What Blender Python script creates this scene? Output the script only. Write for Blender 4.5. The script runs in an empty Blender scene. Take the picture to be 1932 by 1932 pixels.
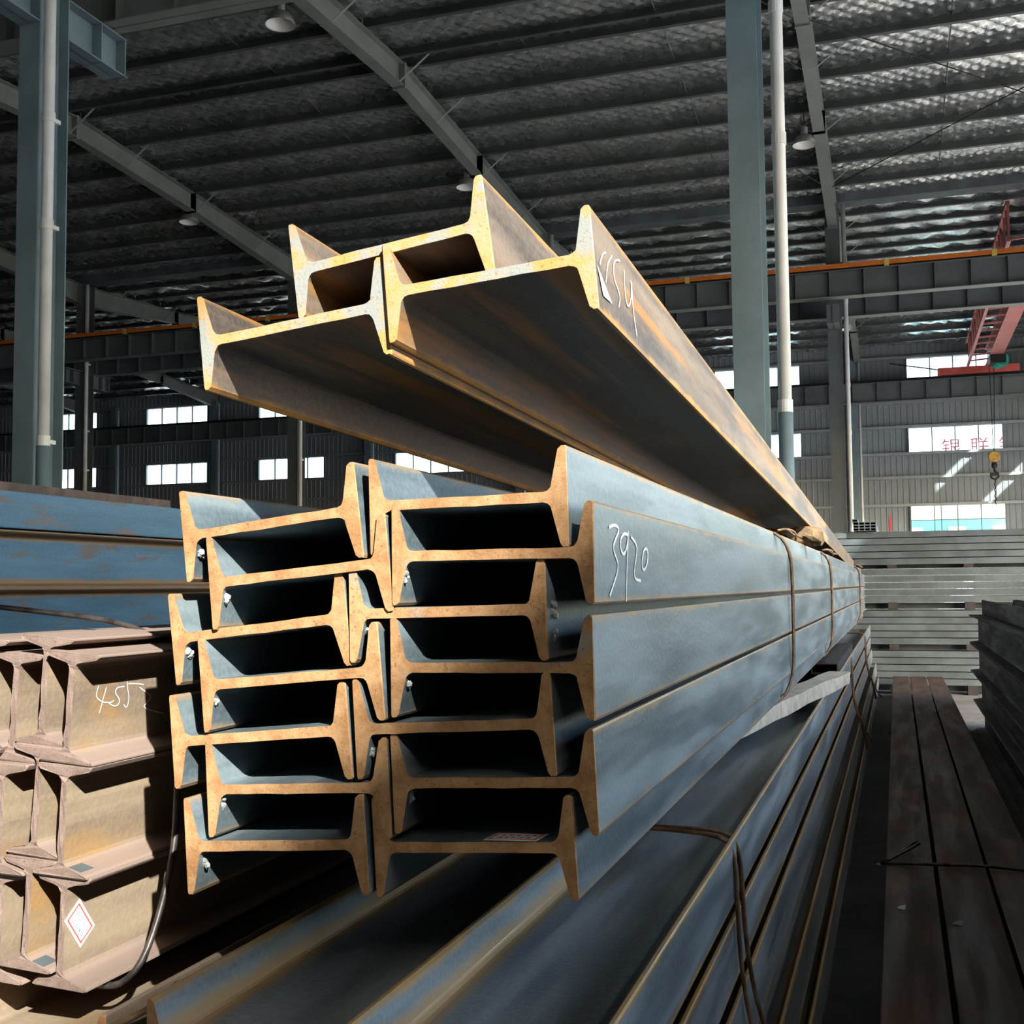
import bpy, math, random
from mathutils import Vector, Matrix
random.seed(7)
SC = bpy.context.scene
COL = SC.collection
H = 1.45                      # eye height above the floor

# ------------------------------------------------------------------ camera, sky, sun, exposure
cd = bpy.data.cameras.new('camera'); cam = bpy.data.objects.new('camera', cd); COL.objects.link(cam)
cd.sensor_fit = 'HORIZONTAL'; cd.sensor_width = 36.0; cd.lens = 36.0 * 2200.0 / 1932.0
cd.clip_start = 0.05; cd.clip_end = 400
yw, pt, rl = math.radians(18.18), math.radians(3.7), math.radians(-0.55)
fw = Vector((-math.sin(yw)*math.cos(pt), math.cos(yw)*math.cos(pt), math.sin(pt)))
rt = Vector((math.cos(yw), math.sin(yw), 0)); up = rt.cross(fw)
r2 = rt*math.cos(rl) + up*math.sin(rl); u2 = up*math.cos(rl) - rt*math.sin(rl)
cam.matrix_world = Matrix(((r2.x, u2.x, -fw.x, 0), (r2.y, u2.y, -fw.y, 0), (r2.z, u2.z, -fw.z, H), (0, 0, 0, 1)))
SC.camera = cam

SUN = Vector((0.94, -1.0, 0.91)).normalized()      # towards the sun
w = bpy.data.worlds.new('sky'); SC.world = w; w.use_nodes = True
wn = w.node_tree.nodes; wl = w.node_tree.links
sky = wn.new('ShaderNodeTexSky'); sky.sky_type = 'NISHITA'; sky.sun_disc = False
sky.sun_elevation = math.asin(SUN.z); sky.sun_rotation = math.atan2(SUN.x, SUN.y)
sky.air_density = 1.2; sky.dust_density = 2.5; sky.ozone_density = 1.0
wl.new(sky.outputs[0], wn['Background'].inputs[0]); wn['Background'].inputs[1].default_value = 0.55
sd = bpy.data.lights.new('sun', 'SUN'); sun = bpy.data.objects.new('sun', sd); COL.objects.link(sun)
sd.energy = 8.0; sd.angle = math.radians(0.75); sd.color = (1.0, 0.94, 0.86)
sun.rotation_euler = SUN.to_track_quat('Z', 'Y').to_euler(); sun.location = (20, -20, 30)
SC.view_settings.view_transform = 'Standard'; SC.view_settings.look = 'None'
SC.view_settings.exposure = 1.1; SC.view_settings.gamma = 1.0; SC.view_settings.use_curve_mapping = False
SC.cycles.caustics_reflective = False; SC.cycles.caustics_refractive = False
SC.cycles.sample_clamp_indirect = 6.0; SC.cycles.max_bounces = 8; SC.cycles.glossy_bounces = 3

# ------------------------------------------------------------------ materials
MATS = {}
class NT:
    def __init__(s, name):
        s.m = bpy.data.materials.new(name); s.m.use_nodes = True
        s.n = s.m.node_tree.nodes; s.l = s.m.node_tree.links; s.b = s.n['Principled BSDF']; MATS[name] = s.m
        s.tc = s.n.new('ShaderNodeTexCoord')
    def coord(s, scale=(1, 1, 1), kind='Object', rnd=True):
        mp = s.n.new('ShaderNodeMapping'); mp.inputs['Scale'].default_value = scale
        s.l.new(s.tc.outputs[kind], mp.inputs[0])
        if rnd:
            oi = s.n.new('ShaderNodeObjectInfo'); mu = s.n.new('ShaderNodeMath'); mu.operation = 'MULTIPLY'
            mu.inputs[1].default_value = 37.0; s.l.new(oi.outputs['Random'], mu.inputs[0]); s.l.new(mu.outputs[0], mp.inputs['Location'])
        return mp.outputs[0]
    def noise(s, vec, scale, detail=4, rough=0.55, lo=0.35, hi=0.65):
        n = s.n.new('ShaderNodeTexNoise'); n.inputs['Scale'].default_value = scale
        n.inputs['Detail'].default_value = detail; n.inputs['Roughness'].default_value = rough
        s.l.new(vec, n.inputs['Vector'])
        return s.ramp(n.outputs[0], lo, hi)
    def ramp(s, val, lo, hi, a=0.0, b=1.0):
        r = s.n.new('ShaderNodeMapRange'); r.interpolation_type = 'SMOOTHSTEP'
        r.inputs[1].default_value = lo; r.inputs[2].default_value = hi
        r.inputs[3].default_value = a; r.inputs[4].default_value = b
        s.l.new(val, r.inputs[0]); return r.outputs[0]
    def mix(s, fac, a, b):
        m = s.n.new('ShaderNodeMix'); m.data_type = 'RGBA'
        for sock, v in ((m.inputs[0], fac), (m.inputs[6], a), (m.inputs[7], b)):
            if isinstance(v, (tuple, list)): sock.default_value = (*v, 1)
            elif isinstance(v, (int, float)): sock.default_value = v
            else: s.l.new(v, sock)
        return m.outputs[2]
    def math(s, op, a, b=None):
        m = s.n.new('ShaderNodeMath'); m.operation = op
        for i, v in enumerate((a, b)):
            if v is None: continue
            if isinstance(v, (int, float)): m.inputs[i].default_value = v
            else: s.l.new(v, m.inputs[i])
        return m.outputs[0]
    def sep(s):
        x = s.n.new('ShaderNodeSeparateXYZ'); s.l.new(s.tc.outputs['Object'], x.inputs[0]); return x.outputs
    def out(s, col, rough=0.6, metal=0.0, bump=None, bs=0.2, bd=0.01):
        for nm, v in (('Base Color', col), ('Roughness', rough), ('Metallic', metal)):
            if isinstance(v, (tuple, list)): s.b.inputs[nm].default_value = (*v, 1)
            elif isinstance(v, (int, float)): s.b.inputs[nm].default_value = v
            else: s.l.new(v, s.b.inputs[nm])
        if bump is not None:
            b = s.n.new('ShaderNodeBump'); b.inputs['Strength'].default_value = bs; b.inputs['Distance'].default_value = bd
            s.l.new(bump, b.inputs['Height']); s.l.new(b.outputs[0], s.b.inputs['Normal'])
        return s.m

def plain(name, col, rough=0.6, metal=0.0, var=0.12, scale=3.0):
    t = NT(name); v = t.coord()
    n = t.noise(v, scale, 5, 0.6, 0.3, 0.7)
    d = tuple(c*(1-var*2.2) for c in col); l = tuple(min(1, c*(1+var)) for c in col)
    return t.out(t.mix(n, d, l), rough, metal)

def steel(name, dark, light, rust, edge, tip, rust_amt=0.55, metal=0.15, edge_axis=2, rough=(0.34, 0.6), st2=(2.2, 0.8, 2.2), big=0.45, fillet=0.0):
    """rolled steel with mill scale: streaks along the length, rust patches, rust along the flange tips"""
    t = NT(name); v = t.coord((6, 0.55, 6)); v2 = t.coord(st2); vf = t.coord((40, 40, 40))
    s1 = t.noise(v, 2.0, 5, 0.6, 0.3, 0.7); s2 = t.noise(v2, 2.6, 6, 0.62, rust_amt, rust_amt+0.14)
    fine = t.noise(vf, 3.0, 3, 0.6, 0.35, 0.7)
    c = t.mix(s1, dark, light)
    c = t.mix(t.math('MULTIPLY', t.noise(t.coord((3.0, 0.9, 9.0)), 1.3, 4, 0.6, 0.42, 0.66), big), c, tuple(x*0.62 for x in dark))
    c = t.mix(t.math('MULTIPLY', fine, 0.14), c, tuple(min(1, x*1.7) for x in light))
    c = t.mix(t.math('MULTIPLY', s2, 0.85), c, rust)
    xyz = t.sep(); az = t.math('ABSOLUTE', xyz[edge_axis])
    wob = t.math('MULTIPLY', t.noise(t.coord((14, 5, 14)), 2.0, 4, 0.6, 0.2, 0.8), 0.012)
    e = t.ramp(t.math('ADD', az, wob), tip-0.007, tip+0.008)
    c = t.mix(t.math('MULTIPLY', e, 0.9), c, edge)
    if fillet:                       # rust gathered along the root of the flange
        ax = t.math('ABSOLUTE', xyz[0]); f1 = t.ramp(ax, 0.088, 0.112); f2 = t.ramp(ax, 0.136, 0.133)
        f3 = t.ramp(t.math('ADD', az, wob), 0.046, 0.024)
        c = t.mix(t.math('MULTIPLY', t.math('MULTIPLY', f1, f2), t.math('MULTIPLY', f3, fillet)), c, tuple(x*0.9 for x in edge))
    ro = t.ramp(s1, 0, 1, rough[0], rough[1])
    return t.out(c, ro, metal, fine, 0.12, 0.002)

def cut_face(name, a, b, spot, amt=0.5, rough=0.75):
    t = NT(name); v = t.coord((1, 1, 1)); n1 = t.noise(v, 26, 8, 0.72, 0.34, 0.66); nsp = t.noise(v, 210, 2, 0.5, 0.60, 0.72); n2 = t.noise(v, 14, 4, 0.6, amt, amt+0.13)
    n3 = t.noise(v, 320, 3, 0.6, 0.3, 0.7)
    return t.out(t.mix(t.math('MULTIPLY', nsp, 0.55), t.mix(n2, t.mix(n1, a, b), spot), tuple(q*0.45 for q in a)), rough, 0.05, n3, 0.2, 0.0012)

steel('mill_scale', (0.085, 0.115, 0.135), (0.215, 0.26, 0.285), (0.24, 0.19, 0.13), (0.36, 0.235, 0.12), 0.066, 0.64, metal=0.15, rough=(0.36, 0.55), st2=(2.0, 0.5, 3.0), big=0.6)
steel('mill_scale_low', (0.12, 0.155, 0.178), (0.31, 0.365, 0.39), (0.22, 0.14, 0.06), (0.50, 0.29, 0.09), 0.058, 0.57, st2=(7.0, 0.25, 7.0), fillet=0.8, metal=0.25)
steel('rusty_scale', (0.06, 0.05, 0.046), (0.26, 0.19, 0.14), (0.40, 0.18, 0.04), (0.52, 0.25, 0.05), 0.066, 0.53, 0.1, rough=(0.45, 0.7), st2=(5.0, 0.22, 5.0))
steel('brown_steel', (0.21, 0.155, 0.115), (0.31, 0.235, 0.16), (0.36, 0.205, 0.075), (0.27, 0.195, 0.165), 0.066, 0.53, 0.1, rough=(0.6, 0.8))
steel('blue_steel', (0.065, 0.15, 0.225), (0.13, 0.25, 0.335), (0.21, 0.125, 0.075), (0.34, 0.185, 0.07), 0.074, 0.54, 0.1, rough=(0.4, 0.6), st2=(4, 1.6, 6))
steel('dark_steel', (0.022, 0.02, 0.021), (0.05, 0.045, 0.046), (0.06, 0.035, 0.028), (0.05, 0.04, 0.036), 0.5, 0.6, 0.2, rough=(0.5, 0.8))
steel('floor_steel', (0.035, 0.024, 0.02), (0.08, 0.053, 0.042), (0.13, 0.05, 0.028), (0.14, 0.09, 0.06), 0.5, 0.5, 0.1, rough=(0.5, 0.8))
cut_face('cut_rust', (0.36, 0.175, 0.07), (0.56, 0.32, 0.155), (0.36, 0.31, 0.25), 0.62)
cut_face('cut_yellow', (0.52, 0.29, 0.07), (0.47, 0.34, 0.20), (0.32, 0.32, 0.30), 0.47)
cut_face('cut_brown', (0.20, 0.135, 0.11), (0.27, 0.19, 0.16), (0.22, 0.16, 0.125), 0.6)
plain('column_paint', (0.185, 0.268, 0.31), 0.5, 0.0, 0.10, 1.5)
plain('rafter_paint', (0.21, 0.235, 0.225), 0.5, 0.0, 0.08, 1.5)
plain('purlin_zinc', (0.12, 0.13, 0.135), 0.45, 0.45, 0.12, 2.0)
plain('girder_paint', (0.125, 0.15, 0.16), 0.5, 0.0, 0.1, 1.2)
plain('pipe_white', (0.76, 0.80, 0.81), 0.4, 0.0, 0.05, 3)
plain('orange_rail', (0.75, 0.20, 0.03), 0.4, 0.0, 0.05, 4)
plain('clamp_yellow', (0.75, 0.60, 0.15), 0.5, 0.0, 0.05, 4)
plain('crane_red', (0.62, 0.12, 0.10), 0.4, 0.0, 0.08, 2)
plain('crane_pink', (0.55, 0.20, 0.19), 0.45, 0.0, 0.08, 2)
plain('hoist_green', (0.02, 0.32, 0.24), 0.35, 0.0, 0.06, 4)
plain('hook_yellow', (0.62, 0.38, 0.08), 0.5, 0.0, 0.2, 8)
plain('black_iron', (0.02, 0.021, 0.023), 0.6, 0.4, 0.1, 6)
plain('lamp_grey', (0.45, 0.46, 0.45), 0.35, 0.5, 0.05, 6)
plain('lamp_white', (0.75, 0.76, 0.75), 0.3, 0.0, 0.03, 6)
plain('frame_grey', (0.20, 0.23, 0.245), 0.5, 0.2, 0.06, 3)
plain('chalk', (0.95, 0.96, 0.95), 0.9, 0.0, 0.06, 60)
plain('paper', (0.90, 0.89, 0.85), 0.85, 0.0, 0.04, 20)
plain('print_red', (0.62, 0.10, 0.08), 0.8, 0.0, 0.03, 20)
plain('ink', (0.12, 0.14, 0.22), 0.8, 0.0, 0.03, 20)
plain('sign_red', (0.75, 0.10, 0.13), 0.7, 0.0, 0.03, 3)
plain('slag', (0.45, 0.46, 0.45), 0.6, 0.2, 0.15, 60)
plain('wire_rust', (0.20, 0.12, 0.065), 0.65, 0.3, 0.3, 30)
plain('wire_dark', (0.10, 0.085, 0.08), 0.45, 0.6, 0.3, 30)
plain('galvanised', (0.10, 0.125, 0.14), 0.55, 0.2, 0.16, 2.5)
plain('wood_white', (0.55, 0.52, 0.44), 0.85, 0.0, 0.12, 14)
plain('wood_brown', (0.20, 0.13, 0.07), 0.85, 0.0, 0.3, 18)
plain('wood_plank', (0.17, 0.115, 0.09), 0.85, 0.0, 0.2, 10)
plain('cladding', (0.29, 0.335, 0.36), 0.5, 0.1, 0.05, 0.6)
plain('cladding_side', (0.25, 0.29, 0.31), 0.55, 0.1, 0.06, 0.6)
plain('girt_steel', (0.36, 0.40, 0.42), 0.45, 0.3, 0.06, 2)
plain('roof_sheet', (0.22, 0.25, 0.26), 0.5, 0.2, 0.05, 1)
plain('turquoise', (0.05, 0.34, 0.40), 0.7, 0.0, 0.1, 0.4)
plain('pale_wall', (0.75, 0.78, 0.78), 0.8, 0.0, 0.08, 0.3)

def foil_mat():
    t = NT('foil'); v = t.coord((1, 1, 1), rnd=False)
    n1 = t.noise(v, 5, 4, 0.6, 0.2, 0.8); n2 = t.noise(v, 2.0, 2, 0.5, 0.3, 0.7)
    c = t.mix(n2, (0.56, 0.62, 0.65), (0.84, 0.88, 0.89))
    return t.out(c, t.ramp(n1, 0, 1, 0.20, 0.32), 0.88, n1, 0.10, 0.02)
foil_mat()
def floor_mat(name, a, b, sc):
    t = NT(name); v = t.coord((1, 1, 1), rnd=False)
    n = t.noise(v, sc, 6, 0.65, 0.3, 0.7); n2 = t.noise(v, sc*12, 4, 0.6, 0.3, 0.7)
    return t.out(t.mix(t.math('MULTIPLY', n2, 0.3), t.mix(n, a, b), tuple(x*1.4 for x in b)), 0.9, 0, n2, 0.3, 0.01)
floor_mat('shop_floor', (0.13, 0.128, 0.125), (0.24, 0.235, 0.225), 0.8)
floor_mat('yard_concrete', (0.34, 0.33, 0.31), (0.47, 0.45, 0.42), 0.25)
def glass_mat():
    m = bpy.data.materials.new('window_glass'); m.use_nodes = True; n = m.node_tree.nodes; l = m.node_tree.links
    n.remove(n['Principled BSDF']); o = n['Material Output']
    tr = n.new('ShaderNodeBsdfTransparent'); tr.inputs[0].default_value = (0.93, 0.96, 0.96, 1)
    gl = n.new('ShaderNodeBsdfGlossy'); gl.inputs['Roughness'].default_value = 0.08
    mx = n.new('ShaderNodeMixShader'); mx.inputs[0].default_value = 0.07
    nz = n.new('ShaderNodeTexNoise'); nz.inputs['Scale'].default_value = 1.5
    mp = n.new('ShaderNodeMapRange'); mp.inputs[3].default_value = 0.03; mp.inputs[4].default_value = 0.11
    l.new(nz.outputs[0], mp.inputs[0]); l.new(mp.outputs[0], mx.inputs[0])
    l.new(tr.outputs[0], mx.inputs[1]); l.new(gl.outputs[0], mx.inputs[2]); l.new(mx.outputs[0], o.inputs[0])
    MATS['window_glass'] = m
glass_mat()

# ------------------------------------------------------------------ mesh helpers
class MB:
    def __init__(s): s.v = []; s.f = []; s.mi = []
    def add(s, vs, fs, mi=0):
        o = len(s.v); s.v += [tuple(p) for p in vs]; s.f += [tuple(i+o for i in f) for f in fs]
        s.mi += [mi]*len(fs); return s
    def box(s, x0, x1, y0, y1, z0, z1, mi=0):
        vs = [(x, y, z) for z in (z0, z1) for y in (y0, y1) for x in (x0, x1)]
        return s.add(vs, [(0, 2, 3, 1), (4, 5, 7, 6), (0, 1, 5, 4), (2, 6, 7, 3), (0, 4, 6, 2), (1, 3, 7, 5)], mi)
    def bar(s, a, b, wd, ht, mi=0, upv=(0, 0, 1)):
        a = Vector(a); b = Vector(b); d = (b-a).normalized(); u = Vector(upv)
        if abs(d.dot(u)) > 0.98: u = Vector((1, 0, 0))
        sx = d.cross(u).normalized(); sz = sx.cross(d).normalized()
        vs = [p + sx*i*wd/2 + sz*j*ht/2 for p in (a, b) for i, j in ((-1, -1), (1, -1), (1, 1), (-1, 1))]
        return s.add(vs, [(0, 3, 2, 1), (4, 5, 6, 7), (0, 1, 5, 4), (1, 2, 6, 5), (2, 3, 7, 6), (3, 0, 4, 7)], mi)
    def tube(s, path, r, n=6, mi=0, cap=True):
        P = [Vector(p) for p in path]; o = len(s.v); prev = None
        for i, p in enumerate(P):
            d = ((P[min(i+1, len(P)-1)] - p).normalized() + (p - P[max(i-1, 0)]).normalized())
            d = d.normalized() if d.length > 1e-6 else Vector((0, 0, 1))
            if prev is None:
                prev = d.orthogonal().normalized()
            prev = (prev - d*prev.dot(d)).normalized(); q = d.cross(prev)
            rr = r[i] if isinstance(r, (list, tuple)) else r
            for k in range(n):
                a = 2*math.pi*k/n; s.v.append(tuple(p + (prev*math.cos(a) + q*math.sin(a))*rr))
        for i in range(len(P)-1):
            for k in range(n):
                a = o+i*n+k; b = o+i*n+(k+1) % n; s.f.append((a, b, b+n, a+n)); s.mi.append(mi)
        if cap:
            s.f.append(tuple(o+k for k in range(n-1, -1, -1))); s.mi.append(mi)
            e = o+(len(P)-1)*n; s.f.append(tuple(e+k for k in range(n))); s.mi.append(mi)
        return s
    def lathe(s, prof, c=(0, 0, 0), n=20, mi=0):
        o = len(s.v); c = Vector(c)
        for r, z in prof:
            for k in range(n):
                a = 2*math.pi*k/n; s.v.append((c.x+r*math.cos(a), c.y+r*math.sin(a), c.z+z))
        for i in range(len(prof)-1):
            for k in range(n):
                a = o+i*n+k; b = o+i*n+(k+1) % n; s.f.append((a, b, b+n, a+n)); s.mi.append(mi)
        return s
    def mesh(s, name, mats, smooth=False):
        me = bpy.data.meshes.new(name); me.from_pydata(s.v, [], s.f); me.update()
        for m in (mats if isinstance(mats, (list, tuple)) else [mats]): me.materials.append(MATS[m])
        me.polygons.foreach_set('material_index', s.mi)
        if smooth: me.polygons.foreach_set('use_smooth', [True]*len(s.f))
        return me

def link(name, data, parent=None, label=None, cat=None, group=None, kind=None, loc=None, rot=None, mat=None):
    o = bpy.data.objects.new(name, data); COL.objects.link(o)
    if parent is not None: o.parent = parent
    if mat is not None: o.matrix_basis = mat
    if loc is not None: o.location = loc
    if rot is not None: o.rotation_euler = rot
    if cat and not kind: kind = 'thing'
    for k, v in (('label', label), ('category', cat), ('group', group), ('kind', kind)):
        if v: o[k] = v
    return o

def axes(origin, alpha, d=(0, 1, 0)):
    y = Vector(d).normalized(); x = Vector((math.cos(alpha), 0, math.sin(alpha)))
    x = (x - y*x.dot(y)).normalized(); z = x.cross(y)
    return Matrix(((x.x, y.x, z.x, origin[0]), (x.y, y.y, z.y, origin[1]), (x.z, y.z, z.z, origin[2]), (0, 0, 0, 1)))

def i_profile(h, b, tw, tip, root, rf=0.011):
    """closed outline of a rolled I section, (u along the web, v along the flange), with tapered flanges and fillets"""
    q = []                                    # one flange at +u, from v=-b/2 to +b/2 : outer face then inner
    uo = h/2; ui_t = h/2-tip; ui_r = h/2-root
    def fil(sv):
        c_u, c_v = ui_r - rf*1.05, sv*(tw/2+rf)
        return [(c_u+rf*math.cos(a)*1.0, c_v-sv*rf*math.sin(a)) for a in (math.radians(8), math.radians(32), math.radians(60), math.radians(90))]
    right = [(uo, -b/2+0.003), (uo, b/2-0.003), (uo-0.0015, b/2), (ui_t+0.004, b/2), (ui_t, b/2-0.004)] + fil(1)
    N = 7
    web = [(u, tw/2) for u in [(ui_r-rf*1.05)*(1-2*k/N) for k in range(1, N)]]
    left_up = [(-u, v) for u, v in reversed(fil(1))] + [(-ui_t, b/2-0.004), (-ui_t-0.004, b/2), (-uo+0.0015, b/2), (-uo, b/2-0.003)]
    half = right[1:] + web + left_up
    other = [(-u, -v) for u, v in half]
    return half + other

def beam_mesh(name, L, mats, h=0.28, b=0.132, tw=0.0135, tip=0.0105, root=0.020, upright=False, jit=0.0006, seg=6, seed=0):
    rnd = random.Random(seed); P = i_profile(h, b, tw, tip, root); n = len(P); m = MB()
    ys = [0.0, 0.0022] + [L*(k+1)/seg for k in range(seg)]
    for i, y in enumerate(ys):
        for (u, v) in P:
            ju = rnd.uniform(-jit, jit); jv = rnd.uniform(-jit, jit)
            if i > 1: ju = jv = 0
            if i == 0: u *= 1-0.0012/h*2; v *= 1-0.0008/b*2
            u += ju; v += jv; jy = rnd.uniform(-0.0012, 0.0012) if i == 0 else 0
            m.v.append((v, y+jy, u) if upright else (u, y, v))
    for i in range(len(ys)-1):
        for k in range(n):
            a = i*n+k; c = i*n+(k+1) % n
            m.f.append((a, c, c+n, a+n)); m.mi.append(1 if i == 0 else 0)
    e = (len(ys)-1)*n
    m.f.append(tuple(range(n-1, -1, -1))); m.mi.append(1)
    m.f.append(tuple(e+k for k in range(n))); m.mi.append(1)
    me = m.mesh(name, mats)
    if upright:                      # mirrored profile: keep normals outward
        me.flip_normals()
    me.update()
    return me

def lump(seed, r):
    rnd = random.Random(seed); m = MB()
    for k in range(4):
        c = Vector((rnd.uniform(-1, 1)*r*0.5, rnd.uniform(-.3, 1)*r*0.7, rnd.uniform(-1, 1)*r*1.1)); rr = r*rnd.uniform(0.35, 0.7)
        vs = []; N = 7
        for i, zz in enumerate((-1, -0.5, 0.3, 0.9)):
            for a in range(N):
                q = 2*math.pi*a/N; s = math.sqrt(max(0.04, 1-zz*zz))*rr*rnd.uniform(0.7, 1.3)
                vs.append(c+Vector((math.cos(q)*s, math.sin(q)*s, zz*rr*rnd.uniform(0.8, 1.2))))
        fs = [(i*N+a, i*N+(a+1) % N, (i+1)*N+(a+1) % N, (i+1)*N+a) for i in range(3) for a in range(N)]
        fs += [tuple(range(N-1, -1, -1)), tuple(3*N+a for a in range(N))]
        m.add(vs, fs)
    return m.mesh('slag_lump', 'slag')

def strokes(name, parent, paths, xl, r, mat, side=1, dy=0.0):
    m = MB()
    for p in paths:
        q = [(xl+side*r*0.2, y+dy, z) for y, z in p]
        # smooth the polyline a little
        s = []
        for i in range(len(q)-1):
            a = Vector(q[i]); b = Vector(q[i+1]); s += [a, a.lerp(b, 0.5)]
        s.append(Vector(q[-1]))
        s = [s[0]] + [(s[i-1]+s[i]*2+s[i+1])/4 for i in range(1, len(s)-1)] + [s[-1]]
        m.tube(s, r, 6)
    m.v = [(xl + side*0.0006 + (x-xl)*0.12, y, z) for x, y, z in m.v]      # a thin chalk film
    return link(name, m.mesh(name, mat), parent)

# ------------------------------------------------------------------ the hall
YN, YF, YW = 9.4, 27.4, 45.5                    # column rows, far wall
YS = -8.6                                       # front row behind the camera, closed by an added wall to cut daylight
XR, XL = 6.9, -46.0
def roof_z(y):                                  # underside of the roof sheeting
    for a, b in ((YS-1.0, YN), (YN, YF), (YF, YW)):
        if a <= y <= b+1e-6:
            t = min(y-a, b-y); return 10.42 + 0.056*t
    return 10.42

m = MB(); m.add([(XL, YS, 0), (XR, YS, 0), (XR, YW, 0), (XL, YW, 0)], [(0, 1, 2, 3)])
link('floor', m.mesh('floor', 'shop_floor'), kind='structure')
m = MB(); G = 160
for x0, x1, y0, y1 in ((-G, G, -G, YS), (-G, G, YW+0.2, G), (-G, XL-0.2, YS, YW+0.2), (XR+0.2, G, YS, YW+0.2)):
    m.add([(x0, y0, -0.02), (x1, y0, -0.02), (x1, y1, -0.02), (x0, y1, -0.02)], [(0, 1, 2, 3)])
link('ground', m.mesh('ground', 'yard_concrete'), kind='structure')

# roof sheeting (one sheet over each slope), parent of every roof member
m = MB()
lines = [YS-1.0, (YS-1+YN)/2, YN, (YN+YF)/2, YF, (YF+YW)/2, YW+0.4]
for a, b in zip(lines[:-1], lines[1:]):
    za, zb = roof_z(a)+0.08, roof_z(min(b, YW))+0.08
    m.add([(XL, a, za), (XR+.3, a, za), (XR+.3, b, zb), (XL, b, zb), (XL, a, za+.05), (XR+.3, a, za+.05), (XR+.3, b, zb+.05), (XL, b, zb+.05)],
          [(0, 3, 2, 1), (4, 5, 6, 7), (0, 1, 5, 4), (1, 2, 6, 5), (2, 3, 7, 6), (3, 0, 4, 7)])
ceiling = link('ceiling', m.mesh('ceiling', 'roof_sheet'), kind='structure')

BAY = 6.9
RX = [-1.15 - BAY*k for k in range(-1, 6)]       # rafter lines
def foil(x0, x1, y0, y1, step, pur, cell, amp):
    nx = int((x1-x0)/step); ny = int((y1-y0)/step); m = MB(); rnd = random.Random(3)
    for j in range(ny+1):
        y = y0 + (y1-y0)*j/ny
        t = (y-pur[0])/(pur[1]-pur[0]); fr = t-math.floor(t)
        for i in range(nx+1):
            x = x0 + (x1-x0)*i/nx
            d = abs(math.sin(math.pi*(x+y)/cell)*math.sin(math.pi*(x-y)/cell))
            z = roof_z(y) - 0.09*math.sin(math.pi*fr) - amp*d**0.7 + rnd.uniform(-0.003, 0.003)
            m.v.append((x, y, z))
    for j in range(ny):
        for i in range(nx):
            a = j*(nx+1)+i; m.f.append((a, a+nx+1, a+nx+2, a+1)); m.mi.append(0)
    link('foil_insulation', m.mesh('foil_insulation', 'foil', True), ceiling)
PS = 1.28
foil(-27.0, XR, 12.5, YF-0.3, 0.065, (18.4, 18.4+PS), 0.32, .06)
foil(-44.0, XR, YF+0.3, YW, 0.24, (36.45, 36.45+PS), 0.9, .12)
m = MB()
for x0, x1, y0, y1 in ((-27.0, XR, YS, 12.4), (-45.9, -27.1, YS, YF-0.3)):
    ys = [y for y in ([y0] + [v for v in lines if y0 < v < y1] + [y1])]
    for a, b in zip(ys[:-1], ys[1:]):
        m.add([(x0, a, roof_z(a)), (x1, a, roof_z(a)), (x1, b, roof_z(b)), (x0, b, roof_z(b))], [(0, 3, 2, 1)])
link('foil_insulation', m.mesh('foil_plain', 'foil'), ceiling)

# purlins (Z section), one object for each bay and row
def purlin_mesh(L):
    m = MB(); hh = 0.22
    m.box(0, L, -0.003, 0.003, -hh, 0); m.box(0, L, -0.085, 0.0, -hh, -hh+0.005); m.box(0, L, 0.0, 0.08, -0.006, 0)
    m.box(0, L, -0.085, -0.080, -hh, -hh+0.022)
    return m.mesh('purlin', 'purlin_zinc')
PM = purlin_mesh(BAY-0.02)
rows = []
for r0 in (18.4, 36.45):
    lo, hi = (12.6, YF-0.4) if r0 < 20 else (YF+0.5, YW-0.5)
    k = 0
    while True:
        off = 0.22 + PS*k; k += 1; add = False
        for y in (r0-off, r0+off):
            if lo < y < hi: rows.append(y); add = True
        if not add: break
for y in sorted(rows):
    nb = 5 if y < 20 else (5 if y < 28 else 7)
    for k in range(nb):
        link('purlin', PM, ceiling, loc=(5.75-BAY*(k+1)+0.01, y, roof_z(y)-0.035))
    link('purlin', PM, ceiling, loc=(5.75+0.01, y, roof_z(y)-0.035)).scale = (0.16, 1, 1)

# rafters (I section, tapered towards the ridge splice), fly braces, sag rods
def rafter(x, y0, y1, d0, d1):
    m = MB(); z0, z1 = roof_z(y0)-0.26, roof_z(y1)-0.26
    for (ya, za, da), (yb, zb, db) in (((y0, z0, d0), (y1, z1, d1)),):
        vs = []
        for y, z, d in ((ya, za, da), (yb, zb, db)):
            vs += [(x-.11, y, z), (x+.11, y, z), (x+.11, y, z-.012), (x-.11, y, z-.012), (x-.005, y, z), (x+.005, y, z), (x+.005, y, z-d), (x-.005, y, z-d),
                   (x-.11, y, z-d), (x+.11, y, z-d), (x+.11, y, z-d-.014), (x-.11, y, z-d-.014)]
        for o in (0, 4, 8):
            q = [o, o+1, o+2, o+3]; p = [i+12 for i in q]
            m.add([vs[i] for i in q+p], [(3, 2, 1, 0), (4, 5, 6, 7), (0, 1, 5, 4), (1, 2, 6, 5), (2, 3, 7, 6), (3, 0, 4, 7)])
    for y, d in ((y0, d0), (y1, d1)):
        z = roof_z(y)-0.26; m.box(x-.12, x+.12, y-.018, y+.018, z-d-.05, z+.02)
    return link('rafter', m.mesh('rafter', 'rafter_paint'), ceiling)
for x in RX:
    if x > -24:
        rafter(x, YN+.2, YN+4, .62, .40); rafter(x, YN+4, 18.38, .40, .40); rafter(x, 18.42, YF-5, .40, .40); rafter(x, YF-5, YF-.2, .40, .55)
    rafter(x, YF+.2, YF+4.5, .55, .36); rafter(x, YF+4.5, 36.43, .36, .36); rafter(x, 36.47, YW-4.5, .36, .36); rafter(x, YW-4.5, YW-.2, .36, .55)
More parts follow.
